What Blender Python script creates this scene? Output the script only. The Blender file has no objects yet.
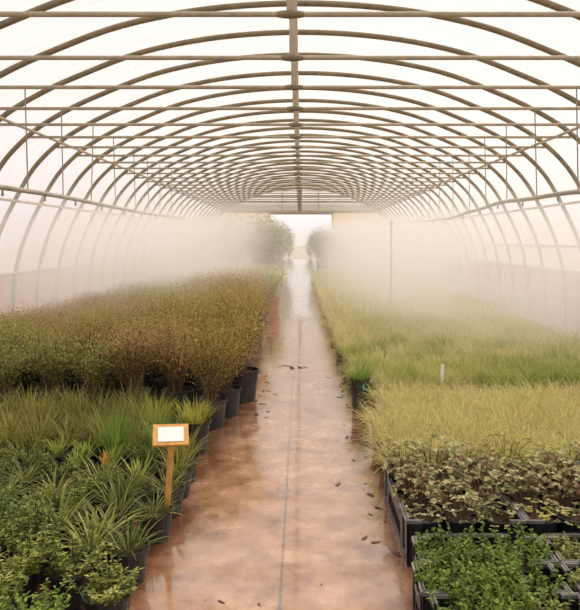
import bpy, math, random
from mathutils import Vector, Matrix

R = random.Random(7)
S = bpy.context.scene
COL = S.collection
pi = math.pi

# ------------------------------------------------------------------ helpers
class MB:
    """collects shapes; build() links them as one mesh object"""
    def __init__(s): s.v = []; s.f = []
    def add(s, vs, fs):
        o = len(s.v); s.v += [tuple(p) for p in vs]; s.f += [tuple(i + o for i in f) for f in fs]
    def box(s, x0, y0, z0, x1, y1, z1):
        s.add([(x0,y0,z0),(x1,y0,z0),(x1,y1,z0),(x0,y1,z0),(x0,y0,z1),(x1,y0,z1),(x1,y1,z1),(x0,y1,z1)],
              [(0,3,2,1),(4,5,6,7),(0,1,5,4),(1,2,6,5),(2,3,7,6),(3,0,4,7)])
    def hexa(s, pts):
        s.add(pts, [(0,3,2,1),(4,5,6,7),(0,1,5,4),(1,2,6,5),(2,3,7,6),(3,0,4,7)])
    def tube(s, pts, r, n=8, cap=True, up=(0,0,1)):
        pts = [Vector(p) for p in pts]; L = len(pts); vs = []
        for i, p in enumerate(pts):
            d = (pts[min(i+1, L-1)] - pts[max(i-1, 0)]).normalized()
            a = Vector(up)
            if abs(d.dot(a)) > .95: a = Vector((1,0,0)) if abs(d.x) < .9 else Vector((0,1,0))
            u = d.cross(a).normalized(); w = u.cross(d)
            rr = r[i] if isinstance(r, (list, tuple)) else r
            for k in range(n):
                t = 2*pi*k/n; vs.append(p + u*rr*math.cos(t) + w*rr*math.sin(t))
        fs = [(i*n+k, i*n+(k+1)%n, (i+1)*n+(k+1)%n, (i+1)*n+k) for i in range(L-1) for k in range(n)]
        if cap: fs += [tuple(range(n))[::-1], tuple(range((L-1)*n, L*n))]
        s.add(vs, fs)
    def lathe(s, prof, n=20, c=(0,0)):
        vs = []; L = len(prof)
        for r, z in prof:
            for k in range(n):
                t = 2*pi*k/n; vs.append((c[0]+r*math.cos(t), c[1]+r*math.sin(t), z))
        fs = [(i*n+k, i*n+(k+1)%n, (i+1)*n+(k+1)%n, (i+1)*n+k) for i in range(L-1) for k in range(n)]
        fs.append(tuple(range(n))[::-1]); fs.append(tuple(range((L-1)*n, L*n)))
        s.add(vs, fs)
    def mesh(s, name, mat, smooth=False):
        m = bpy.data.meshes.new(name); m.from_pydata(s.v, [], s.f); m.materials.append(mat)
        if smooth: m.polygons.foreach_set('use_smooth', [True]*len(m.polygons))
        m.update(); return m
    def build(s, name, mat, parent=None, smooth=False):
        o = bpy.data.objects.new(name, s.mesh(name, mat, smooth)); COL.objects.link(o)
        if parent: o.parent = parent
        return o

def tag(o, label=None, cat=None, group=None, kind=None):
    if label: o['label'] = label
    if cat: o['category'] = cat
    if group: o['group'] = group
    o['kind'] = kind or 'thing'
    return o
def empty(name, loc=(0,0,0), rz=0):
    o = bpy.data.objects.new(name, None); COL.objects.link(o); o.empty_display_size = .05
    o.location = loc; o.rotation_euler = (0,0,rz); return o
def copy_tree(o, parent=None):
    c = o.copy(); COL.objects.link(c)
    if parent: c.parent = parent
    for ch in KIDS.get(o, ()): copy_tree(ch, c)
    return c
KIDS = {}
def smooth01(a, b, x):
    t = max(0, min(1, (x-a)/(b-a))); return t*t*(3-2*t)
ORD = ['first','second','third','fourth','fifth','sixth','seventh','eighth','ninth','tenth','eleventh','twelfth',
       'thirteenth','fourteenth','fifteenth','sixteenth']

# ------------------------------------------------------------------ materials
def mat(name):
    m = bpy.data.materials.new(name); m.use_nodes = True; nt = m.node_tree
    for n in list(nt.nodes):
        if n.type != 'OUTPUT_MATERIAL': nt.nodes.remove(n)
    out = [n for n in nt.nodes if n.type == 'OUTPUT_MATERIAL'][0]
    return m, nt, out
def N(nt, t, **kw):
    n = nt.nodes.new(t)
    for k, v in kw.items():
        if k in n.inputs.keys(): n.inputs[k].default_value = v
        else: setattr(n, k, v)
    return n
def ramp(nt, fac, stops, interp='LINEAR'):
    n = nt.nodes.new('ShaderNodeValToRGB'); e = n.color_ramp.elements; n.color_ramp.interpolation = interp
    while len(e) < len(stops): e.new(.5)
    for el, (p, c) in zip(e, stops):
        el.position = p; el.color = (*c, 1) if len(c) == 3 else c
    nt.links.new(fac, n.inputs[0]); return n
def math_(nt, op, a, b=None, clamp=False):
    n = nt.nodes.new('ShaderNodeMath'); n.operation = op; n.use_clamp = clamp
    for i, x in enumerate((a, b)):
        if x is None: continue
        if isinstance(x, (int, float)): n.inputs[i].default_value = x
        else: nt.links.new(x, n.inputs[i])
    return n.outputs[0]
def srange(nt, x, a, b, lo=0, hi=1):
    n = nt.nodes.new('ShaderNodeMapRange'); n.interpolation_type = 'SMOOTHSTEP'
    nt.links.new(x, n.inputs[0])
    for i, v in zip((1,2,3,4), (a, b, lo, hi)): n.inputs[i].default_value = v
    return n.outputs[0]
def plain(name, col, rough=.6, metal=0, noise=.25, scale=20, spec=.5):
    m, nt, out = mat(name)
    tc = N(nt, 'ShaderNodeTexCoord'); nz = N(nt, 'ShaderNodeTexNoise', Scale=scale, Detail=4.0)
    nt.links.new(tc.outputs['Object'], nz.inputs['Vector'])
    lo = tuple(c*(1-noise) for c in col); hi = tuple(min(1, c*(1+noise)) for c in col)
    r = ramp(nt, nz.outputs[0], [(.3, lo), (.7, hi)])
    b = N(nt, 'ShaderNodeBsdfPrincipled', Roughness=rough, Metallic=metal)
    b.inputs['Specular IOR Level'].default_value = spec
    nt.links.new(r.outputs[0], b.inputs['Base Color']); nt.links.new(b.outputs[0], out.inputs[0])
    return m
def leafm(name, cols, trans=.35, rough=.5, spec=.3):
    """leaf colour picked per leaf, shifted a little per plant"""
    m, nt, out = mat(name)
    g = N(nt, 'ShaderNodeNewGeometry'); oi = N(nt, 'ShaderNodeObjectInfo')
    x = math_(nt, 'ADD', math_(nt, 'MULTIPLY', g.outputs['Random Per Island'], .7), math_(nt, 'MULTIPLY', oi.outputs['Random'], .3))
    k = len(cols)-1
    r = ramp(nt, x, [(.08+.84*i/k, c) for i, c in enumerate(cols)])
    b = N(nt, 'ShaderNodeBsdfPrincipled', Roughness=rough)
    b.inputs['Specular IOR Level'].default_value = spec
    t = N(nt, 'ShaderNodeBsdfTranslucent'); mx = N(nt, 'ShaderNodeMixShader'); mx.inputs[0].default_value = trans
    nt.links.new(r.outputs[0], b.inputs['Base Color']); nt.links.new(r.outputs[0], t.inputs[0])
    nt.links.new(b.outputs[0], mx.inputs[1]); nt.links.new(t.outputs[0], mx.inputs[2]); nt.links.new(mx.outputs[0], out.inputs[0])
    return m
def film(name, tint, transp, streak=.1, diffuse=.2, scale=(1,8,1)):
    """polythene film: part clear, part milky, part matt"""
    m, nt, out = mat(name)
    tc = N(nt, 'ShaderNodeTexCoord'); mp = N(nt, 'ShaderNodeMapping'); mp.inputs['Scale'].default_value = scale
    nz = N(nt, 'ShaderNodeTexNoise', Scale=3.0, Detail=6.0)
    nt.links.new(tc.outputs['Object'], mp.inputs[0]); nt.links.new(mp.outputs[0], nz.inputs['Vector'])
    r = ramp(nt, nz.outputs[0], [(.28, tuple(c*(1-streak) for c in tint)), (.62, tint)])
    sp = N(nt, 'ShaderNodeTexNoise', Scale=26.0, Detail=2.0); nt.links.new(tc.outputs['Object'], sp.inputs['Vector'])
    spr = ramp(nt, sp.outputs[0], [(.74, (1,1,1)), (.80, (.45,.38,.28))])
    mu = N(nt, 'ShaderNodeMix', data_type='RGBA', blend_type='MULTIPLY'); mu.inputs[0].default_value = 1
    nt.links.new(r.outputs[0], mu.inputs[6]); nt.links.new(spr.outputs[0], mu.inputs[7])
    c = mu.outputs[2]
    tr = N(nt, 'ShaderNodeBsdfTransparent'); tl = N(nt, 'ShaderNodeBsdfTranslucent'); df = N(nt, 'ShaderNodeBsdfDiffuse')
    for n in (tr, tl, df): nt.links.new(c, n.inputs[0])
    m1 = N(nt, 'ShaderNodeMixShader'); m1.inputs[0].default_value = diffuse
    nt.links.new(tl.outputs[0], m1.inputs[1]); nt.links.new(df.outputs[0], m1.inputs[2])
    m2 = N(nt, 'ShaderNodeMixShader'); m2.inputs[0].default_value = transp
    nt.links.new(m1.outputs[0], m2.inputs[1]); nt.links.new(tr.outputs[0], m2.inputs[2]); nt.links.new(m2.outputs[0], out.inputs[0])
    return m

M = {}
M['steel'] = plain('galvanised_steel', (.42,.36,.26), .55, .0, .22, 9)
M['steel_dark'] = plain('weathered_steel', (.22,.175,.105), .6, .0, .25, 9)
M['wire'] = plain('wire', (.30,.27,.22), .6, 0, .1)
M['pipe'] = plain('grey_pipe', (.33,.29,.22), .5, 0, .2, 6)
M['film'] = film('roof_film', (.985,.935,.905), .74, .10, .35, (.5,6,.5))
M['side_film'] = film('side_film', (.95,.92,.95), .6, .10, .25, (1,2,9))
M['panel'] = film('cream_panel', (.93,.84,.66), .12, .06, .4)
M['low_wall'] = plain('low_wall', (.62,.42,.28), .8, 0, .2, 6)
M['pot'] = plain('black_plastic', (.016,.017,.021), .42, 0, .35, 30)
M['pot_grey'] = plain('grey_plastic', (.055,.058,.06), .45, 0, .3, 20)
M['pot_shrub'] = plain('dark_grey_plastic', (.030,.032,.034), .45, 0, .3, 20)
M['crate'] = plain('crate_plastic', (.017,.018,.022), .32, 0, .3, 30)
M['rim'] = plain('wet_sheen_rim', (.17,.165,.155), .3, 0, .4, 25)  # black crate rims coloured lighter grey to paint in their wet sheen
M['terracotta'] = plain('terracotta', (.45,.20,.11), .8, 0, .2, 20)
M['soil'] = plain('potting_soil', (.045,.028,.018), .95, 0, .5, 90)
M['gravel_soil'] = plain('pale_soil', (.40,.36,.30), .95, 0, .2, 8)
M['stake'] = plain('ochre_wood', (.60,.31,.075), .55, 0, .2, 40)
M['card'] = plain('white_card', (.86,.85,.84), .35, 0, .02)
M['teal'] = plain('teal_tag', (.05,.42,.36), .4, 0, .05)
M['dead'] = plain('dead_leaf', (.10,.05,.028), .7, 0, .4, 60)
M['redleaf'] = plain('red_dead_leaf', (.20,.06,.03), .6, 0, .3, 60)
M['stem'] = plain('woody_stem', (.16,.095,.05), .8, 0, .3, 40)
M['greenstem'] = plain('green_stem', (.16,.19,.05), .6, 0, .3, 40)
M['herb'] = leafm('herb_leaf', [(.055,.08,.013),(.12,.165,.028),(.25,.30,.055),(.52,.53,.15)])
M['strap'] = leafm('strap_leaf', [(.065,.09,.016),(.15,.185,.035),(.30,.34,.07),(.60,.58,.20)])
M['lime'] = leafm('lime_leaf', [(.22,.30,.05),(.36,.44,.08),(.55,.58,.14)])
M['bright'] = leafm('bright_grass', [(.12,.20,.035),(.22,.33,.065),(.34,.44,.11)], .45)
M['olivegrass'] = leafm('olive_grass', [(.13,.13,.03),(.24,.24,.05),(.44,.40,.12)], .4)
M['yellowgreen'] = leafm('yellow_green_grass', [(.22,.27,.05),(.38,.40,.07),(.56,.50,.11)], .4)
M['feather'] = leafm('feather_grass', [(.42,.39,.11),(.60,.55,.20),(.78,.71,.36),(.48,.49,.15)], .45)
M['feather_green'] = leafm('sedge_leaf', [(.23,.29,.055),(.35,.41,.09),(.54,.54,.18)], .45)
M['pale'] = leafm('pale_grass', [(.48,.46,.17),(.64,.60,.26),(.76,.68,.36)], .45)
M['shrub'] = leafm('shrub_leaf', [(.22,.22,.045),(.40,.33,.08),(.40,.21,.07),(.40,.38,.08),(.60,.50,.16)], .35)
M['shrub_red'] = leafm('russet_leaf', [(.26,.14,.055),(.42,.24,.09),(.36,.29,.08),(.56,.38,.17)], .35)
M['shrub_green'] = leafm('olive_leaf', [(.17,.20,.045),(.32,.33,.08),(.50,.46,.13)], .35)
M['variegated'] = leafm('variegated_leaf', [(.38,.42,.12),(.56,.56,.24),(.72,.70,.42)], .35)
M['tall'] = leafm('tall_shrub_leaf', [(.16,.21,.06),(.25,.29,.09),(.36,.36,.14)], .35)
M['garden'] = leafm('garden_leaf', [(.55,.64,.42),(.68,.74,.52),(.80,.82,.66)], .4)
M['bramble'] = leafm('bramble_leaf', [(.15,.18,.06),(.30,.32,.12),(.52,.50,.26),(.36,.28,.12),(.24,.12,.07)], .25)
M['bramble_yellow'] = leafm('yellow_bramble_leaf', [(.30,.30,.05),(.52,.48,.10)], .25)
M['parsley'] = leafm('parsley_leaf', [(.07,.12,.02),(.17,.26,.04),(.36,.45,.09)], .35)
M['parsley_olive'] = leafm('olive_herb_leaf', [(.18,.22,.06),(.30,.34,.09),(.46,.45,.18)], .35)
M['orange'] = leafm('orange_leaf', [(.60,.22,.05),(.70,.32,.09)], .3)

# wet concrete floor
def floor_mat():
    m, nt, out = mat('wet_concrete'); L = nt.links
    tc = N(nt, 'ShaderNodeTexCoord'); sx = N(nt, 'ShaderNodeSeparateXYZ'); L.new(tc.outputs['Object'], sx.inputs[0])
    X, Y = sx.outputs[0], sx.outputs[1]
    n1 = N(nt, 'ShaderNodeTexNoise', Scale=1.6, Detail=8.0, Roughness=.62); L.new(tc.outputs['Object'], n1.inputs['Vector'])
    n2 = N(nt, 'ShaderNodeTexNoise', Scale=7.0, Detail=8.0, Roughness=.65); L.new(tc.outputs['Object'], n2.inputs['Vector'])
    n3 = N(nt, 'ShaderNodeTexNoise', Scale=55.0, Detail=3.0); L.new(tc.outputs['Object'], n3.inputs['Vector'])
    base = ramp(nt, n2.outputs[0], [(.28, (.17,.085,.045)), (.45, (.33,.18,.10)), (.62, (.46,.275,.165)), (.78, (.55,.36,.235))])
    # stains: brown wet earth washed from under the pots, ragged edge
    e = math_(nt, 'ADD', math_(nt, 'ABSOLUTE', math_(nt, 'ADD', X, .055)), math_(nt, 'MULTIPLY', math_(nt, 'SUBTRACT', n1.outputs[0], .5), .9))
    st = srange(nt, e, .24, .46)
    stc = ramp(nt, n2.outputs[0], [(.3, (.085,.034,.014)), (.55, (.18,.075,.032)), (.75, (.29,.145,.07))])
    mx = N(nt, 'ShaderNodeMix', data_type='RGBA'); L.new(st, mx.inputs[0]); L.new(base.outputs[0], mx.inputs[6]); L.new(stc.outputs[0], mx.inputs[7])
    # dark blots
    n4 = N(nt, 'ShaderNodeTexNoise', Scale=3.3, Detail=6.0, Roughness=.7); mp = N(nt, 'ShaderNodeMapping'); mp.inputs['Location'].default_value = (3.1, 7.7, 1)
    L.new(tc.outputs['Object'], mp.inputs[0]); L.new(mp.outputs[0], n4.inputs['Vector'])
    bl = ramp(nt, n4.outputs[0], [(.55, (1,1,1)), (.68, (.62,.52,.44))])
    mu = N(nt, 'ShaderNodeMix', data_type='RGBA', blend_type='MULTIPLY'); mu.inputs[0].default_value = 1
    L.new(mx.outputs[2], mu.inputs[6]); L.new(bl.outputs[0], mu.inputs[7])
    # seam between the two slabs
    se = math_(nt, 'ABSOLUTE', math_(nt, 'ADD', X, .062)); sm = srange(nt, se, .002, .008, .55, 1)
    mu2 = N(nt, 'ShaderNodeMix', data_type='RGBA', blend_type='MULTIPLY'); mu2.inputs[0].default_value = 1
    L.new(mu.outputs[2], mu2.inputs[6]); L.new(sm, mu2.inputs[7])
    b = N(nt, 'ShaderNodeBsdfPrincipled'); L.new(mu2.outputs[2], b.inputs['Base Color'])
    rr = ramp(nt, n2.outputs[0], [(.3, (.10,)*3), (.7, (.34,)*3)]); L.new(rr.outputs[0], b.inputs['Roughness'])
    b.inputs['Specular IOR Level'].default_value = .6; b.inputs['Coat Weight'].default_value = 1.0; b.inputs['Coat IOR'].default_value = 1.7; b.inputs['Coat Roughness'].default_value = .07
    bu = N(nt, 'ShaderNodeBump', Strength=.02, Distance=.01); L.new(n3.outputs[0], bu.inputs['Height']); L.new(bu.outputs[0], b.inputs['Normal'])
    L.new(b.outputs[0], out.inputs[0]); return m
M['floor'] = floor_mat()

# ------------------------------------------------------------------ camera and light
EYE = 1.07
cam = bpy.data.objects.new('camera', bpy.data.cameras.new('camera')); COL.objects.link(cam)
cam.location = (0, 0, EYE); cam.rotation_euler = (pi/2, 0, 0)
cam.data.sensor_fit = 'HORIZONTAL'; cam.data.sensor_width = 36; cam.data.lens = 36*660/580
cam.data.shift_x = -11/580; cam.data.shift_y = -65/580; cam.data.clip_start = .02
S.camera = cam
w = bpy.data.worlds.new('overcast_sky'); S.world = w; w.use_nodes = True
bg = w.node_tree.nodes['Background']; bg.inputs[0].default_value = (1.0, .965, .955, 1); bg.inputs[1].default_value = .88
sun = bpy.data.objects.new('hazy_sun', bpy.data.lights.new('hazy_sun', 'SUN')); COL.objects.link(sun)
sun.data.energy = 3.3; sun.data.angle = math.radians(50); sun.data.color = (1, .885, .76); sun.rotation_euler = (math.radians(-24), math.radians(22), 0)
S.view_settings.view_transform = 'Standard'; S.view_settings.look = 'None'; S.view_settings.gamma = 1
S.view_settings.use_curve_mapping = False; S.view_settings.exposure = 0.28
cy = S.cycles
cy.max_bounces = 12; cy.diffuse_bounces = 4; cy.glossy_bounces = 3; cy.transmission_bounces = 6; cy.volume_bounces = 7
cy.transparent_max_bounces = 12; cy.use_denoising = True
cy.sample_clamp_indirect = 6

# ------------------------------------------------------------------ greenhouse shell
H = 2.1
NP = [(0,1),(.4,.975),(.764,.904),(1.07,.79),(1.27,.697),(1.446,.585),(1.60,.43),(1.72,.225),(1.81,.03),(1.872,-.19),(1.893,-.43),(1.893,-EYE/2.1)]
def catmull(P, n):
    out = []
    Q = [(-P[1][0], P[1][1])] + P + [P[-1]]
    for i in range(1, len(Q)-2):
        a, b, c, d = Q[i-1], Q[i], Q[i+1], Q[i+2]
        for k in range(n):
            t = k/n
            out.append(tuple(.5*((2*b[j]) + (-a[j]+c[j])*t + (2*a[j]-5*b[j]+4*c[j]-d[j])*t*t + (-a[j]+3*b[j]-3*c[j]+d[j])*t**3) for j in (0,1)))
    out.append(P[-1]); return out
half = [(x*H, EYE + z*H) for x, z in catmull(NP, 5)]
half[-1] = (half[-1][0], 0.0)
PROF = [(-x, z) for x, z in half[::-1]] + half[1:]            # whole hoop, left foot to right foot
def offset(P, d):
    out = []
    for i, p in enumerate(P):
        a = P[max(i-1,0)]; b = P[min(i+1,len(P)-1)]
        t = Vector((b[0]-a[0], b[1]-a[1])).normalized(); out.append((p[0]-t.y*d, p[1]+t.x*d))
    return out
OUT = offset(PROF, .04)
Y0, SP, Y1 = 3.41, .815, 3.41+.815*29
YS = -3.11
TIE = 2.236
trusses = []
ks = range(-8, 30)

def film_strip(P, th=.004):
    mb = MB(); n = len(P); Q = offset(P, th)
    vs = []
    for x, z in P: vs += [(x, YS, z), (x, Y1, z)]
    fs = [(2*i, 2*i+1, 2*i+3, 2*i+2) for i in range(n-1)]
    mb.add(vs, fs); return mb
zs = 1.56
roofP = [p for p in OUT if p[1] >= zs-.03]
leftP = [p for p in OUT if p[0] < 0 and .5 <= p[1] <= zs+.12]
rightP = [p for p in OUT if p[0] > 0 and .5 <= p[1] <= zs+.12]
roofP = [leftP[-1]] + [p for p in roofP if p[1] > max(leftP[-1][1], rightP[0][1])] + [rightP[0]]
tag(film_strip(roofP).build('ceiling', M['film'], smooth=True), 'curved milky plastic film roof of the tunnel', 'ceiling', kind='structure')
for side, P, sg in (('left', leftP, -1), ('right', rightP, 1)):
    tag(film_strip(P).build('wall_'+side, M['side_film'], smooth=True), f'milky plastic film side wall on the {side} of the tunnel', 'wall', kind='structure')
    b = MB(); b.box(sg*4.02, YS, 0, sg*3.985, Y1, .60)
    y = YS
    tag(b.build('baseboard_'+side, M['low_wall']), f'low brown wall along the {side} side of the tunnel', 'low wall', kind='structure')
tn = [0]
def trim(mb, label, m='steel'):
    tn[0] += 1
    return tag(mb.build(f'trim_{tn[0]}', M[m]), label, 'rail', kind='structure')
for sg, side in ((-1,'left'), (1,'right')):
    for z, nm in ((zs, 'upper'), (.62, 'lower')) + (((.98, 'middle'),) if sg > 0 else ()):
        x = min((p for p in PROF if p[0]*sg > 0), key=lambda p: abs(p[1]-z))[0] - sg*.035
        b = MB(); b.tube([(x, YS, z), (x, Y1, z)], .018, 8)
        trim(b, f'{nm} steel rail along the {side} side wall')
b = MB(); b.tube([(-.055, YS, EYE+H-.05), (-.055, Y1, EYE+H-.05)], .022, 8); trim(b, 'ridge pipe under the top of the tunnel roof')
for sg, side in ((-1,'left'), (1,'right')):
    b = MB(); b.tube([(sg*2.95, YS, TIE+.03), (sg*2.95, Y1, TIE+.03)], .017, 8); trim(b, f'long steel purlin under the {side} half of the roof')

# floor, ground
b = MB(); b.box(-4.02, YS-.2, -.1, 4.02, Y1+10, 0); tag(b.build('floor', M['floor']), 'wet brown concrete floor with a path down the middle', 'floor', kind='structure')
b = MB(); b.box(-60, -10, -.14, 60, 120, -.02); tag(b.build('ground', M['gravel_soil']), 'pale ground outside the tunnel', 'ground', kind='structure')

# hoop trusses
arch_xs = PROF
def make_truss():
    r = empty('roof_truss')
    h = MB(); h.tube([(x, 0, z) for x, z in PROF], .029, 8, up=(0,1,0)); h.build('hoop', M['steel_dark'], r, True)
    xt = 3.10
    t = MB(); t.tube([(-xt, 0, TIE), (xt, 0, TIE)], .015, 8); t.build('tie_rod', M['steel'], r, True)
    k = MB(); k.box(-.075, -.012, TIE, -.035, .012, EYE+H-.02); k.build('king_post', M['steel'], r)
    q = MB(); q.tube([(-.125,0,TIE),(-.095,0,TIE),(-.055,0,TIE),(-.015,0,TIE),(.015,0,TIE)], [.0155,.021,.024,.021,.0155], 8); q.build('bracket', M['steel_dark'], r, True)
    return r
def register(r):
    for o in list(COL.objects):
        if o.parent: KIDS.setdefault(o.parent, [])
    for o in list(COL.objects):
        if o.parent and o not in KIDS[o.parent]: KIDS[o.parent].append(o)
tr0 = make_truss(); register(tr0)
for k in ks:
    y = Y0 + SP*k
    if k == 29: y = Y1 - .06
    t = copy_tree(tr0); t.location = (0, y, 0)
    if 0 <= k <= 11: lab = f'steel roof hoop with tie bar, {ORD[k]} in line from the camera'
    elif k < 0: lab = 'steel roof hoop with tie bar above and behind the camera'
    elif k < 20: lab = 'steel roof hoop with tie bar in the closely bunched middle stretch of the tunnel'
    else: lab = 'thin pale roof hoop in the last stretch before the far gable'
    tag(t, lab, 'roof hoop', 'steel hoops carrying the tunnel roof')

# far gable, panels and doorway
gp = [p for p in PROF if p[1] >= TIE]
b = MB(); b.add([(x, Y1, z) for x, z in gp], [tuple(range(len(gp)))]); wb = b.build('wall_back', M['film'])
tag(wb, 'glazed half-round gable with panels beside the open doorway at the far end', 'end wall', kind='structure')
b = MB()
for z in (2.44, 2.63, 2.85): 
    xm = max(p[0] for p in gp if p[1] >= z-.02)
    b.box(-xm, Y1-.035, z-.018, xm, Y1-.005, z+.018)
for x in (-.76, .72): b.box(x-.02, Y1-.035, TIE, x+.02, Y1-.005, 3.05)
b.box(-.07, Y1-.06, TIE, .05, Y1-.005, 3.14)
b.build('gable_bars', M['steel'], wb)
b = MB(); b.box(-3.3, Y1-.09, TIE-.06, 3.3, Y1-.01, TIE+.05); b.build('gable_beam', M['steel'], wb)
for x0, x1 in ((-3.9, -1.26), (1.3, 3.9)):
    b = MB(); b.box(x0, Y1, 0, x1, Y1+.02, TIE-.06); b.build('end_panel', M['panel'], wb)
    b = MB(); b.box(x0, Y1-.03, 1.58, x1, Y1-.005, 1.63); b.build('panel_rail', M['steel'], wb)
b = MB()
for x in (-1.30, 1.26): b.box(x, Y1-.04, 0, x+.05, Y1+.06, TIE-.06)
b.box(-1.30, Y1-.03, TIE-.12, 1.31, Y1+.06, TIE-.061)
tag(b.build('door_1', M['steel']), 'open doorway at the far end of the path', 'doorway', kind='structure')

# misting pipes hung on wires
def misting(sg, side):
    r = empty('misting_pipe', (sg*2.1, 0, 0))
    pts = []; y = -2.6
    while y < 25.0:
        sag = (.016*math.sin(y*1.1+.4) + .006*math.sin(y*3.9)) if sg > 0 else .012*math.sin(y*1.3)
        z = 1.44 + sag - (.05*smooth01(7, 10, y) if sg > 0 else 0) + (.05*smooth01(11,15.4,y) if sg>0 else 0)
        pts.append((.02*math.sin(y*1.7), y, z)); y += .2
    b = MB(); b.tube(pts, .019, 8); b.build('pipe', M['pipe'], r, True)
    def zat(yy): return min(pts, key=lambda p: abs(p[1]-yy))
    for k in range(-3, 24):
        yy = Y0 + SP*k; p = zat(yy)
        b = MB(); b.tube([(R.uniform(-.03,.03), yy, TIE+.012), (p[0], yy, p[2]-.02)], .0055, 5); b.build('hanger_wire', M['wire'], r)
    for k in range(0, 12):
        yy = 3.8 + SP*k; p = zat(yy)
        b = MB(); b.lathe([(.009, -.06), (.012, -.05), (.008, -.035), (.008, -.012)], 8); o = b.build('nozzle', M['pipe'], r); o.location = (p[0], p[1], p[2])
    return r
tag(misting(-1, 'left'), 'long misting pipe hung on wires above the left plant bed', 'misting pipe', 'hung misting pipes')
tag(misting(1, 'right'), 'wavy misting pipe hung on wires above the right plant bed', 'misting pipe', 'hung misting pipes')
r = empty('riser_pole', (1.30, 9.5, 0))
b = MB(); b.tube([(0,0,0),(0,0,1.31)], .013, 8); b.build('pole', M['pipe'], r, True)
b = MB(); b.lathe([(.07,0),(.07,.015),(.03,.02)], 12); b.build('foot_plate', M['pipe'], r)
b = MB(); b.lathe([(.022,1.30),(.024,1.32),(.012,1.335),(.008,1.35)], 10); b.build('nozzle', M['pipe'], r)
tag(r, 'thin upright pole standing in the misty right bed', 'pole')

# ------------------------------------------------------------------ plant shapes
def blade(mb, base, az, elev, length, width, droop, seg=4, rnd=R):
    p = Vector(base); d_az = Vector((math.cos(az), math.sin(az), 0)); side = Vector((-math.sin(az), math.cos(az), 0))
    e = elev; vs = []; L = length/seg
    for i in range(seg+1):
        t = i/seg; wd = width*(1-t**1.6)*(.6+.8*min(1, t*3)) if i < seg else 0
        if i == seg: vs.append(p.copy())
        else: vs += [p - side*wd*.5, p + side*wd*.5]
        p = p + (d_az*math.cos(e) + Vector((0,0,1))*math.sin(e))*L; e -= droop/seg*(.5+t)
    fs = [(2*i, 2*i+1, 2*i+3, 2*i+2) for i in range(seg-1)] + [(2*seg-2, 2*seg-1, 2*seg)]
    mb.add(vs, fs)
def leaf(mb, p, az, elev, L, W, fold=.25):
    d = Vector((math.cos(az)*math.cos(elev), math.sin(az)*math.cos(elev), math.sin(elev)))
    s = Vector((-math.sin(az), math.cos(az), 0)); n = s.cross(d)*-1
    p = Vector(p); m = p + d*L*.5; q = n*(W*fold)
    mb.add([p, m - s*W*.5 + q, p + d*L, m + s*W*.5 + q, m], [(0,4,1),(4,2,1),(0,3,4),(4,3,2)])
def rdisc(r, rnd=R):
    a = rnd.uniform(0, 2*pi); k = r*math.sqrt(rnd.random()); return a, k*math.cos(a), k*math.sin(a)

def f_strap(n=72, L=(.07,.17), W=.0055, rad=.04, el=(.5,1.45), dr=(.5,2.2)):
    mb = MB()
    for _ in range(n):
        a, x, y = rdisc(rad); blade(mb, (x,y,0), a+R.uniform(-.5,.5), R.uniform(*el), R.uniform(*L), W*R.uniform(.6,1.2), R.uniform(*dr))
    return mb
def f_herb(n=34, h=(.05,.14), lf=17, L=.0165, W=.0072, spread=.07):
    mb = MB()
    for _ in range(n):
        a, x, y = rdisc(spread*.7); hh = R.uniform(*h); lean = R.uniform(0,.55)
        tx, ty = x+math.cos(a)*hh*lean, y+math.sin(a)*hh*lean
        mb.tube([(x,y,0), ((x+tx)/2,(y+ty)/2,hh*.55), (tx,ty,hh)], [.0016,.0014,.0008], 3, False)
        for i in range(lf):
            t = .2+.8*(i+R.random())/lf
            leaf(mb, (x+(tx-x)*t, y+(ty-y)*t, hh*t), R.uniform(0,2*pi), R.uniform(-.2,.9), L*R.uniform(.6,1.25), W*R.uniform(.6,1.25))
    return mb
def f_grass(n=170, L=(.09,.19), W=.0028, rad=.05, el=(.6,1.5), dr=(.5,2.0)):
    mb = MB()
    for _ in range(n):
        a, x, y = rdisc(rad); blade(mb, (x,y,0), a+R.uniform(-.7,.7), R.uniform(*el), R.uniform(*L), W*R.uniform(.6,1.3), R.uniform(*dr), 4)
    return mb
def f_shrub(n=30, h=(.24,.46), spread=.225, lf=96, L=.0185, W=.009, fuzz=.045, low=.22):
    lv, st = MB(), MB()
    for _ in range(n):
        a = R.uniform(0, 2*pi); q = math.sqrt(R.random()); s = spread*q; hh = h[0]+(h[1]-h[0])*R.uniform(.35,1)*(1-.45*q*q)
        b0 = Vector((math.cos(a)*.02, math.sin(a)*.02, 0)); b2 = Vector((math.cos(a)*s, math.sin(a)*s, hh)); b1 = Vector((b2.x*.35, b2.y*.35, hh*.6)) + Vector((R.uniform(-.03,.03),R.uniform(-.03,.03),0))
        pts = [b0*(1-t)**2 + b1*2*t*(1-t) + b2*t*t for t in (0,.25,.5,.75,1)]
        st.tube(pts, [.004,.0034,.0026,.002,.001], 4, False)
        for i in range(lf):
            t = low+(1.04-low)*R.random()**.6
            c = b0*(1-t)**2 + b1*2*t*(1-t) + b2*t*t
            o = Vector((R.gauss(0,1),R.gauss(0,1),R.gauss(0,.8)))*fuzz*(.4+.8*t)
            leaf(lv, c+o, R.uniform(0,2*pi), R.uniform(-.5,.9), L*R.uniform(.6,1.3), W*R.uniform(.6,1.3))
    return lv, st
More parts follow.
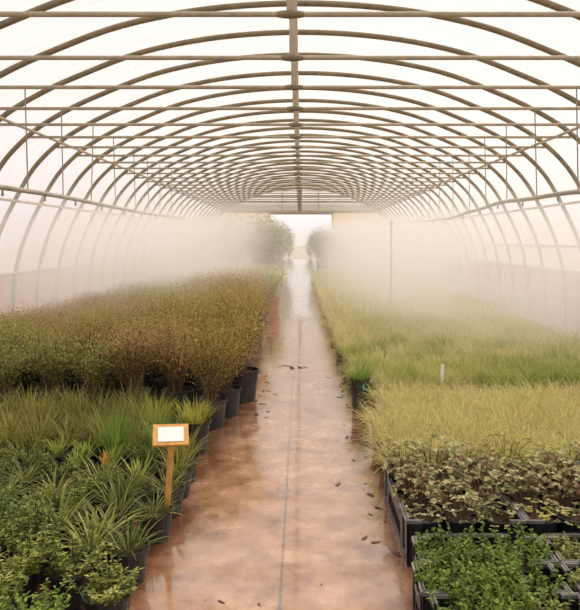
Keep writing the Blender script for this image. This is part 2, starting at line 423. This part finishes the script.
def f_bramble(n=24, h=(.015,.12)):
    lv, st = MB(), MB()
    for _ in range(n):
        a, x, y = rdisc(.03); hh = R.uniform(*h); s = R.uniform(.01,.095); a2 = a+R.uniform(-1,1)
        tip = (x+math.cos(a2)*s, y+math.sin(a2)*s, hh)
        st.tube([(x,y,0), (x*.4+tip[0]*.6, y*.4+tip[1]*.6, hh*.85), tip], .0013, 4, False)
        for k in (-1,0,1):                                       # three lobes
            leaf(lv, tip, a2+k*1.0, R.uniform(-.5,.6), R.uniform(.018,.032), R.uniform(.015,.024), .22)
    return lv, st

# ------------------------------------------------------------------ pots
def pot_mesh(r, h, m, name):
    b = MB(); b.lathe([(r*.78,0),(r*.96,h*.9),(r*1.04,h*.9),(r*1.05,h),(r*.97,h),(r*.90,h*.86),(r*.74,.006)], 20)
    return b.mesh(name, m)
def soil_mesh(r, h):
    b = MB(); n = 16; vs = [(0,0,h*.89)]
    for q in (.5, .925):
        for k in range(n): vs.append((r*q*math.cos(2*pi*k/n), r*q*math.sin(2*pi*k/n), h*.87+R.uniform(-.003,.004)))
    fs = [(0,1+k,1+(k+1)%n) for k in range(n)] + [(1+k,1+n+k,1+n+(k+1)%n,1+(k+1)%n) for k in range(n)]
    b.add(vs, fs); return b.mesh('soil', M['soil'])
PM = {}
def proto(name, r, h, fol, fmat, stem=None, smat='stem', potm='pot', folname='foliage', kind=None):
    root = empty(name)
    key = (r, h, potm)
    if key not in PM: PM[key] = (pot_mesh(r, h, M[potm], 'pot'), soil_mesh(r, h))
    ch = []
    for nm, me in (('pot', PM[key][0]), ('soil', PM[key][1])):
        o = bpy.data.objects.new(nm, me); COL.objects.link(o); o.parent = root; ch.append(o)
    f = fol.build(folname, M[fmat], root); f.location = (0,0,h*.87); ch.append(f)
    if stem:
        s = stem.build('stems', M[smat], root); s.location = (0,0,h*.87); ch.append(s)
    KIDS[root] = ch; PROTOS.append(root)
    return root
PROTOS = []
def place(p, x, y, label, cat, group, s=1.0, fz=1.0, fxy=1.0, z=0, tilt=0):
    c = p.copy(); COL.objects.link(c); c.location = (x, y, z); c.rotation_euler = (0, tilt, R.uniform(0, 2*pi)); c.scale = (s, s, s)
    for ch in KIDS[p]:
        d = ch.copy(); COL.objects.link(d); d.parent = c
        if ch.name.split('.')[0] in ('foliage', 'leaves', 'stems', 'blades'): d.scale = (fxy, fxy, fz)
    return tag(c, label, cat, group)

herb = [proto('potted_herb', .066, .105, f_herb(), 'herb') for _ in range(4)]
herb2 = [proto('potted_herb', .066, .105, f_herb(36, (.05,.12), 16, .014, .0065), 'parsley') for _ in range(3)]
strap = [proto('potted_lily', .066, .105, f_strap(), 'strap', folname='blades') for _ in range(4)]
lime = [proto('potted_lime_lily', .062, .105, f_strap(34, (.06,.13), .010, .02, (.8,1.5), (.2,.9)), 'lime', folname='blades') for _ in range(2)]
oliveg = [proto('potted_olive_grass_plant', .07, .11, f_grass(130, (.10,.22), .004), 'olivegrass', folname='blades') for _ in range(3)]
bright = [proto('potted_bright_grass_plant', .066, .105, f_grass(210, (.14,.28), .0035, .035, (1.05,1.55), (.2,1.1)), 'bright', folname='blades') for _ in range(2)]
edgegrass = [proto('potted_yellow_green_grass_plant', .085, .155, f_grass(210, (.08,.16), .0045, .07, (.8,1.5), (.2,1.2)), 'yellowgreen', folname='blades') for _ in range(2)]

# ------------------------------------------------------------------ left bed, front: small pots
def in_view(x, y, pad=.15): return abs(x) < (305/660)*y + pad
G_LF = 'small potted plants in the front of the left bed'
# first column, along the path edge, each told apart
edge = [  # x, y, proto, label
    (-.53, 1.81, herb[0], 'leafy green herb in black pot at the path edge, lowest in the photo'),
    (-.545, 2.08, strap[0], 'plant with drooping yellowish blades in black pot in front of the sign pot'),
    (-.525, 2.37, strap[2], 'strappy plant in the black pot that holds the wooden sign'),
    (-.520, 2.58, strap[3], 'strappy plant in black pot directly behind the sign pot'),
    (-.520, 2.76, strap[0], 'strappy plant in black pot at the path edge, second behind the sign pot'),
    (-.525, 2.94, oliveg[0], 'olive grass in black pot at the path edge, third behind the sign pot'),
]
for x, y, p, l in edge: place(p, x, y, l, 'potted plant', 'black pots along the left path edge', fz=.68 if y < 2.5 else .9, fxy=1.25 if y < 2 else .9)
row = 0; y = 1.508
tuft = None
while y < 3.62:
    x = -.665 + R.uniform(-.01,.01)
    col = 0
    while in_view(x, y):
        if y > 3.05 and x > -.72: x -= .15; continue
        at_ = f'{ORD[col]} in from the edge pots, {ORD[row]} row from bottom'; col += 1
        q = R.random(); xx, yy = x+R.uniform(-.022,.022), y+R.uniform(-.022,.022)
        if y > 3.02:
            if q < .8: place(R.choice(oliveg), xx, yy, f'olive grass in black pot, {at_}', 'potted grass', G_LF, fz=R.uniform(.8,1.05) if y < 3.3 else R.uniform(1.05,1.35))
            else: place(R.choice(strap), xx, yy, f'strappy green plant in black pot, {at_}', 'potted plant', G_LF, fz=R.uniform(.7,1))
        elif y > 2.25:
            if q < .55: place(R.choice(strap), xx, yy, f'strappy green plant in black pot, {at_}', 'potted plant', G_LF, fz=R.uniform(.65,1))
            elif q < .76: place(R.choice(herb), xx, yy, f'leafy dark herb in black pot, {at_}', 'potted herb', G_LF, fz=R.uniform(.65,1))
            else: place(R.choice(lime), xx, yy, f'pale lime tuft in black pot, {at_}', 'potted plant', G_LF, fz=R.uniform(.8,1.1))
        else:
            if q < .4: place(R.choice(herb), xx, yy, f'leafy dark herb in black pot, {at_}', 'potted herb', G_LF, fz=R.uniform(.8,1.15), fxy=1.35)
            elif q < .6: place(R.choice(herb2), xx, yy, f'fresh green herb in black pot, {at_}', 'potted herb', G_LF, fz=R.uniform(.85,1.15), fxy=1.35)
            elif q < .94: place(R.choice(strap), xx, yy, f'strappy green plant in black pot, {at_}', 'potted plant', G_LF, fz=R.uniform(.7,1), fxy=1.2)
            # else: an empty place between the pots
        x -= .150
    y += .148; row += 1
place(bright[0], -.83, 2.95, 'tall bright green grass tuft in black pot left of the sign', 'potted grass', G_LF, fz=1.0)
place(bright[1], -.655, 3.06, 'bright green grass tuft in black pot just behind the sign', 'potted grass', G_LF, fz=.75)
place(edgegrass[0], -.545, 3.36, 'yellow-green grass in large black pot at the path edge beside the grey shrub pots', 'potted grass', G_LF)
place(edgegrass[1], -.735, 3.36, 'yellow-green grass in large black pot, one pot in from the path edge', 'potted grass', G_LF)
fo = f_strap(14, (.04,.075), .010, .008, (.8,1.5), (.1,.6)).build('withered_leaf_tuft', M['orange']); fo.location = (-.815, 2.76, .125)
tag(fo, 'small orange withered tuft between the pots below the bright grass', 'withered leaves')

# sign on a stake
r = empty('plant_sign', (-.492, 2.405, .088), 0)
b = MB(); b.hexa([(-.009,-.006,-.05),(.009,-.006,-.05),(.009,.006,-.05),(-.009,.006,-.05),(.010,-.005,.245),(.030,-.005,.245),(.030,.005,.245),(.010,.005,.245)]); b.build('stake', M['stake'], r)
bd = MB(); bd.box(-.064,-.045,-.005,.064,.045,.005); bo = bd.build('board', M['stake'], r)
bo.location = (.018, -.004, .272); bo.rotation_euler = (math.radians(38), math.radians(2), math.radians(13))
cd = MB(); cd.box(-.046,-.031,.0052,.046,.031,.0075); co = cd.build('card', M['card'], bo); co['label'] = 'blank white card'
tag(r, 'ochre wooden sign on a stake with a blank white card', 'plant sign')

# ------------------------------------------------------------------ left bed, shrubs
def shrubs(n, fm):
    out = []
    for _ in range(n):
        l, s = f_shrub(); out.append(proto('potted_shrub', .095, .17, l, fm, s, potm='pot_shrub', folname='leaves'))
    return out
sh, shr, shg = shrubs(3, 'shrub'), shrubs(3, 'shrub_red'), shrubs(3, 'shrub_green')
G_SH = 'bushy potted shrubs in the left bed'
for x, y, l, s in ((-.515, 3.78, 'brown-green shrub in grey pot at the path edge, first behind the grasses', .95), (-.46, 4.03, 'brown-green shrub in grey pot at the path edge, second behind the grasses', 1.0),
                (-.395, 4.42, 'bushy shrub in large dark pot leaning out over the path', 1.2)):
    place(R.choice(sh), x, y, l, 'potted shrub', G_SH, s=s, fz=1.08)
y = 3.95; i = 0
while y < 12.4:
    x = (-.50 if y < 7.6 else -.66) if y > 4.6 else -.74
    if i % 2: x -= .12
    while x > -2.4 and in_view(x, y, .3):
        n = math.sin(x*2.3+y*1.1)+math.sin(y*2.0-x*1.7)+R.gauss(0,.5)
        fam, nm = (sh, 'olive-brown') if n < .3 and x > -1.1 else ((shr, 'russet') if n > .15 else (shg, 'olive green'))
        where = 'near the path' if x > -1.0 else ('toward the left side' if y < 7 else 'deep in the mist')
        if y >= 7 and x > -1.0: where = 'near the path and half lost in mist'
        fz = (1.12-.34*smooth01(.6, 2.2, -x))*R.uniform(.85,1.1)*(.85+.15*smooth01(3.9,4.6,y))
        place(R.choice(fam), x+R.uniform(-.05,.05), y+R.uniform(-.05,.05), f'{nm} shrub in the dense left bed, {where}', 'potted shrub', G_SH, fz=fz)
        x -= .27
    y += .29; i += 1
for x, y in ((-2.06, 4.72), (-2.35, 5.3), (-1.84, 4.2)): place(R.choice(shg), x, y, 'olive green shrub in the dense left bed, toward the left side', 'potted shrub', G_SH, fz=.85)
l, s = f_shrub(24, (.25,.48), .24, 40, .04, .022)
var = proto('potted_variegated_shrub', .12, .22, l, 'variegated', s, potm='terracotta', folname='leaves')
for x, y, t in ((-.43, 9.0, 'pale variegated shrub in terracotta pot at the path edge, nearer of two'), (-.43, 9.7, 'pale variegated shrub in terracotta pot at the path edge, farther of two')):
    place(var, x, y, t, 'potted shrub', 'pale shrubs in terracotta pots', fz=1.05)
for x, y in ((-1.0, 9.6), (-1.35, 9.4), (-1.1, 10.2)):
    place(var, x, y, 'pale variegated shrub in from the path behind the olive shrubs', 'potted shrub', 'pale shrubs in terracotta pots', fz=1.05)

# tall shrubs at the far end of both beds
tall = []
for _ in range(3):
    l, s = f_shrub(50, (.7,1.25), .42, 52, .06, .034, .09, .2); tall.append(proto('tall_potted_shrub', .15, .28, l, 'tall', s, folname='leaves'))
y = 13.2
while y < 26.4:
    for x in (-.82, -1.45, -2.1):
        place(R.choice(tall), x+R.uniform(-.08,.08), y+R.uniform(-.1,.1), 'tall green potted shrub in the mist at the far left of the path', 'tall shrub', 'tall shrubs at the far left', fz=R.uniform(.85,1.1), fxy=1.0)
    y += .66
y = 19.8
while y < 26.4:
    for x in (.72, 1.35, 2.0):
        place(R.choice(tall), x+R.uniform(-.08,.08), y+R.uniform(-.1,.1), 'tall green potted shrub in the mist at the far right of the path', 'tall shrub', 'tall shrubs at the far right', fz=R.uniform(.75,.95))
    y += .66

# ------------------------------------------------------------------ right bed: crates
def crate(name, W, D, Hc, dip, corner0):
    """open black plastic crate: floor, ribbed slotted walls, raised corners, rolled rim; origin at the middle of its base"""
    root = empty(name); t = .006
    b = MB(); b.box(-W/2, -D/2, 0, W/2, D/2, .006)
    n = int(W/.06)
    for i in range(1, n): b.box(-W/2+W*i/n-.004, -D/2+t, .006, -W/2+W*i/n+.004, D/2-t, .010)
    b.build('base', M['crate'], root)
    def side(ax, sg):
        m = MB(); Ln = D if ax == 'x' else W; off = (W if ax == 'x' else D)/2
        def bx(a0, a1, z0, z1, o0=0, o1=t):
            u0, u1 = sg*(off-o1), sg*(off-o0)
            u0, u1 = min(u0,u1), max(u0,u1)
            if ax == 'x': m.box(u0, a0, z0, u1, a1, z1)
            else: m.box(a0, u0, z0, a1, u1, z1)
        dp = dip if ax == 'x' else max(dip, .045)
        corner = corner0 if ax == 'x' else min(corner0, .05)
        hm = Hc-dp
        bx(-Ln/2, Ln/2, .006, .03)
        bx(-Ln/2, -Ln/2+corner, .03, Hc); bx(Ln/2-corner, Ln/2, .03, Hc)
        bx(-Ln/2+corner, Ln/2-corner, hm*.62, hm)
        k = max(2, int((Ln-2*corner)/.035))
        for i in range(k+1):
            a = -Ln/2+corner+(Ln-2*corner)*i/k; bx(a-.003, a+.003, .03, hm*.62)
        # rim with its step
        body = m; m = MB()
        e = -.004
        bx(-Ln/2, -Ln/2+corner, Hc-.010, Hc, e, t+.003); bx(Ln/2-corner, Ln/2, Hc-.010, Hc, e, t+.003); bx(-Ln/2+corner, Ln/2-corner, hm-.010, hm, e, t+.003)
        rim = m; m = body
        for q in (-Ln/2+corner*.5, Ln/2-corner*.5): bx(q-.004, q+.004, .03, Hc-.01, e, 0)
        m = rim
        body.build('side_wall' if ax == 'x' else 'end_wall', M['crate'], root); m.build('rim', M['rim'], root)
    for sg in (-1, 1): side('x', sg); side('y', sg)
    register(root)
    PROTOS.append(root); return root
big = crate('plastic_crate', .388, .60, .152, .022, .15)
small = crate('shallow_tray', .388, .158, .150, .035, .05)
CR = 'black crates at the front of the right bed'
Yb = 2.76-.30
crs = []
for i, (x, l) in enumerate(((.541, 'black crate of brambly pots beside the path'), (.939, 'black crate of brambly pots, second from the path'), (1.337, 'black crate of brambly pots, third from the path at the photo edge'))):
    c = copy_tree(big); c.location = (x, Yb, 0); tag(c, l, 'crate', CR)
def small_root(x, y, l, rz=0):
    c = copy_tree(small); c.location = (x, y, 0); c.rotation_euler = (0,0,rz); tag(c, l, 'tray', 'shallow black trays of leafy greens')
TR = [(1.970, 0, 'row touching the brambly crates'), (1.805, -.028, 'second row from brambly crates'), (1.640, -.01, 'third row from brambly crates'), (1.475, 0, 'lowest row')]
for yy, dx, wl in TR:
    for j, (x, cl) in enumerate(((.541, 'beside the path'), (.945, 'second from the path'))):
        if in_view(x-.194, yy): small_root(x+dx*(1-j*.6), yy, f'shallow black tray of greens {cl}, {wl}')

# brambles in the crates
br = []
for i in range(5):
    l, s = f_bramble(40); br.append(proto('potted_bramble', .060, .118, l, 'bramble', s, folname='leaves'))
for i in range(2):
    l, s = f_bramble(24); br.append(proto('potted_bramble', .060, .118, l, 'bramble_yellow', s, folname='leaves'))
for ci, cx in enumerate((.541, .939, 1.337)):
    crn = ('in the crate beside the path', 'in the second crate from the path', 'in the third crate from the path')[ci]
    for ry in range(4):
        for rx in range(3):
            x = cx-.124+rx*.124; yy = 2.255+ry*.137
            if not in_view(x, yy): continue
            pr = br[R.choice((5,6))] if R.random() < .14 else R.choice(br[:5])
            rowname = ('nearest row', 'second row', 'third row', 'back row')[ry]; colname = ('left pot', 'middle pot', 'right pot')[rx]
            sz = R.uniform(.25,.45) if (ry == 0 and R.random() < .85) else R.uniform(.85,1.3)
            place(pr, x, yy, f'bramble {crn}, {colname} of the {rowname}', 'potted bramble', 'brambles in the black crates', z=.0105, fz=sz, fxy=(.6+.4*sz)*(.8 if rx == 0 and ci == 0 else 1))
# leafy greens in the shallow trays: plugs
pg = []
for i in range(4):
    pg.append(proto('potted_leafy_green', .052, .095, f_herb(46, (.04,.10), 16, .015, .0085, .085), 'parsley'))
po = [proto('potted_leafy_green', .052, .095, f_herb(40, (.035,.09), 15, .015, .008, .085), 'parsley_olive') for _ in range(2)]
for yy, dx, wl in TR:
    for j, (cx, cl) in enumerate(((.541, 'beside the path'), (.945, 'second from the path'))):
        for rx in range(3):
            x = cx+dx*(1-j*.6)-.120+rx*.120
            if not in_view(x, yy, .1): continue
            pr = R.choice(po) if (R.random() < (.75 if yy > 1.9 else .2)) else R.choice(pg)
            place(pr, x, yy, f'leafy greens, {("left","middle","right")[rx]} plant of tray {cl}, {wl}', 'leafy greens', 'leafy greens in the shallow trays', z=.0105, fz=R.uniform(.85,1.2), fxy=1.1)

# ------------------------------------------------------------------ right bed: grasses
fe = [proto('potted_feather_grass_plant', .068, .125, f_grass(330, (.07,.18), .0022, .075, (.3,1.5), (.6,3.2)), 'feather', folname='blades') for _ in range(4)]
fg = [proto('potted_sedge', .068, .125, f_grass(230, (.08,.20), .0036, .07, (.5,1.5), (.5,2.8)), 'feather_green', folname='blades') for _ in range(3)]
pa = [proto('potted_pale_grass_plant', .085, .125, f_grass(240, (.08,.18), .0045, .10, (.4,1.5), (.6,2.8)), 'pale', folname='blades') for _ in range(3)]
# front row behind the crates, then the golden block
y = 2.86; i = 0
while y < 4.12:
    x = .425 + (.05 if i % 2 else 0) + (.10 if y > 3.5 else 0); j = 0
    while in_view(x, y, .15) and x < 2.45:
        if j == 0: l = f'golden grass in black pot at the right path edge, {ORD[i]} row behind the crates'
        else: l = 'golden feathery grass in black pot in the right bed just behind the crates' if i < 4 else 'golden feathery grass in black pot, rear half of the golden block'
        place(R.choice(fe), x+R.uniform(-.02,.02), y+R.uniform(-.02,.02), l, 'potted grass', 'golden grasses of the right bed', fz=R.uniform(.8,1.1), fxy=R.uniform(.95,1.25))
        x += .143; j += 1
    y += .143; i += 1
tallpot = proto('potted_green_grass_plant', .060, .20, f_grass(230, (.10,.20), .004, .06, (.8,1.5), (.4,1.5)), 'bright', folname='blades')
place(tallpot, .375, 4.18, 'fresh green grass in tall black pot at the right path edge with a teal tag', 'potted grass', 'green grasses of the right bed', fz=.8)
b = MB(); b.box(-.006,-.001,-.06,.006,.001,.045); o = b.build('plant_tag', M['teal']); o.location = (.390, 4.130, .195); o.rotation_euler = (-.15,0,.1)
tag(o, 'small teal plant tag stuck in the tall black pot', 'plant tag')
y = 4.30; i = 0
while y < 5.0:
    x = .43 if i else .60; j = 0
    while x < 2.45 and in_view(x, y):
        q = R.random() + .25*math.sin(x*3)
        if q < .6: place(R.choice(fg), x+R.uniform(-.02,.02), y+R.uniform(-.02,.02), 'green sedge in black pot in the green strip behind the golden block', 'potted grass', 'green grasses of the right bed', fz=R.uniform(.85,1.15), fxy=R.uniform(.95,1.2))
        else: place(R.choice(fe), x, y, 'golden grass scattered through the green strip of the right bed', 'potted grass', 'green grasses of the right bed', fz=R.uniform(.8,1))
        x += .147; j += 1
    y += .15; i += 1
b = MB(); b.hexa([(-.011,-.001,-.05),(.011,-.001,-.05),(.011,.001,-.05),(-.011,.001,-.05),(-.004,-.001,.065),(.018,-.001,.065),(.018,.001,.065),(-.004,.001,.065)])
o = b.build('plant_tag', M['card']); o.location = (.895, 4.20, .215); tag(o, 'small white plant tag standing up among the green sedges', 'plant tag')
y = 5.05
while y < 8.0:
    x = .44; j = 0
    while x < 2.5:
        l = 'pale grass in black pot at the right path edge where the mist begins' if j == 0 else 'pale grass in black pot in the right bed where the mist begins'
        place(R.choice(pa) if R.random() < .7 or y > 6 else R.choice(fg), x+R.uniform(-.03,.03), y+R.uniform(-.03,.03), l, 'potted grass', 'pale grasses in the misty right bed', fz=R.uniform(.8,1.1), fxy=R.uniform(1.,1.2))
        x += .2; j += 1
    y += .2
while y < 19.4:
    place(R.choice(pa), .44+R.uniform(-.02,.02), y, 'pale grass in black pot at the right path edge far back in the mist', 'potted grass', 'pale grasses along the far path edge', fz=R.uniform(.8,1.1), fxy=1.2)
    y += .2
b = MB()
for _ in range(15000):
    blade(b, (R.uniform(.56, 2.5), R.uniform(8.0, 19.4), 0), R.uniform(0,2*pi), R.uniform(.9,1.5), R.uniform(.25,.36), .016*R.uniform(.6,1.3), R.uniform(.3,1.5), 3)
tag(b.build('grass_bed', M['pale']), 'pale grass filling the misty far half of the right bed', 'grass', kind='stuff')

# ------------------------------------------------------------------ litter on the path
def leaf_mesh(m):
    b = MB(); n = 10; vs = [(0,0,.004)]
    for k in range(n):
        a = 2*pi*k/n; rr = .5*(1+.35*math.cos(2*a))*R.uniform(.75,1.1); vs.append((rr*math.cos(a), rr*.6*math.sin(a), R.uniform(.02,.12)))
    b.add(vs, [(0,1+k,1+(k+1)%n) for k in range(n)]); return b.mesh('fallen_leaf', m)
LM = [leaf_mesh(M['dead']) for _ in range(4)]; RL = leaf_mesh(M['redleaf'])
def fleaf(x, y, s, l, me=None, g='dead leaves scattered on the wet path'):
    o = bpy.data.objects.new('fallen_leaf', me or R.choice(LM)); COL.objects.link(o); o.location = (x, y, .0005); o.scale = (s, s, s*.7); o.rotation_euler = (0,0,R.uniform(0,2*pi)); tag(o, l, 'dead leaf', g)
fleaf(.163, 2.89, .042, 'reddish curled dead leaf lying on the path near the crates', RL)
fleaf(-.235, 1.95, .022, 'small dark dead leaf alone on the near left half of the path')
for _ in range(22):
    y = R.uniform(2.2, 5.2); fleaf(.33-abs(R.gauss(0,.07)), y, R.uniform(.016,.042), 'small dark dead leaf near the right edge of the path')
for _ in range(16):
    y = R.uniform(3.9, 5.6); fleaf(-.30+abs(R.gauss(0,.08)), y, R.uniform(.022,.05), 'small dark dead leaf below the overhanging shrub')
for _ in range(16):
    y = R.uniform(1.6, 7.5); fleaf(R.uniform(-.38,.28), y, R.uniform(.008,.018), 'tiny dark scrap on the middle of the path')
for _ in range(9):
    fleaf(-.055+R.gauss(0,.045), 5.55+R.gauss(0,.05), R.uniform(.035,.07), 'dark dead leaf in the patch on the path past the shrub')

# ------------------------------------------------------------------ garden outside the far door
gs = []
for _ in range(2):
    lv, st = f_shrub(60, (1.0,2.0), .85, 45, .13, .08, .2, .15)
    root = empty('garden_bush'); a = lv.build('leaves', M['garden'], root); c = st.build('stems', M['stem'], root); KIDS[root] = [a, c]; PROTOS.append(root); gs.append(root)
for i, (x, y, s, l) in enumerate(((-1.9, 30.2, .7, 'pale bush outside the doorway, left of the path'), (1.9, 30.5, .65, 'pale bush outside the doorway, right of the path'),
        (-1.8, 34, .75, 'pale bush farther out on the left beyond the doorway'), (1.6, 35, .7, 'pale bush farther out on the right beyond the doorway'), (.55, 39, .5, 'low pale bush closing the view where the outside path ends'), (-.75, 41.5, .52, 'low pale bush left of the end of the outside path'), (2.4, 44, .9, 'large pale bush far out on the right beyond the doorway'), (-2.6, 43, .9, 'large pale bush far out on the left beyond the doorway'))):
    c = gs[i % 2].copy(); COL.objects.link(c)
    for ch in KIDS[gs[i % 2]]: d = ch.copy(); COL.objects.link(d); d.parent = c
    c.location = (x, y, -.02 if abs(x) > 4 or y > Y1+10 else 0); c.scale = (s,)*3; c.rotation_euler = (0,0,R.uniform(0,6)); tag(c, l, 'bush', 'bushes outside the far doorway')

# ------------------------------------------------------------------ mist
def mist_mat():
    m, nt, out = mat('water_mist'); L = nt.links
    tc = N(nt, 'ShaderNodeTexCoord'); sx = N(nt, 'ShaderNodeSeparateXYZ'); L.new(tc.outputs['Object'], sx.inputs[0])
    X, Y, Z = sx.outputs
    ax = math_(nt, 'ABSOLUTE', X)
    nz = N(nt, 'ShaderNodeTexNoise', Scale=.7, Detail=5.0, Roughness=.55); L.new(tc.outputs['Object'], nz.inputs['Vector'])
    nf = srange(nt, nz.outputs[0], .34, .66, .2, 1.7)
    d = math_(nt, 'MULTIPLY', srange(nt, Y, 4.0, 7.6), srange(nt, Y, 21, 26.5, 1, 0))
    zt = math_(nt, 'ADD', Z, math_(nt, 'MULTIPLY', math_(nt, 'SUBTRACT', nz.outputs[0], .5), .5))
    d = math_(nt, 'MULTIPLY', d, srange(nt, zt, 1.15, 1.75, 1, 0))
    lat = math_(nt, 'ADD', math_(nt, 'MULTIPLY', srange(nt, ax, .15, 1.4), .91), .09)
    lat = math_(nt, 'MULTIPLY', lat, srange(nt, ax, 2.8, 3.8, 1, .6))
    d = math_(nt, 'MULTIPLY', d, lat); d = math_(nt, 'MULTIPLY', d, nf)
    d = math_(nt, 'MULTIPLY', d, .42)
    v = N(nt, 'ShaderNodeVolumeScatter'); v.inputs['Color'].default_value = (.999,.99,.965,1); v.inputs['Anisotropy'].default_value = .0
    L.new(d, v.inputs['Density']); L.new(v.outputs[0], out.inputs['Volume']); return m
b = MB(); b.box(-3.75, 3.6, .03, 3.75, 26.8, 2.0)
mist = b.build('mist', mist_mat()); tag(mist, 'white water mist drifting over both plant beds', 'mist', kind='stuff')
cy.volume_step_rate = 1.0

for o in PROTOS + [tr0]:
    for ch in KIDS.get(o, []): bpy.data.objects.remove(ch)
    bpy.data.objects.remove(o)
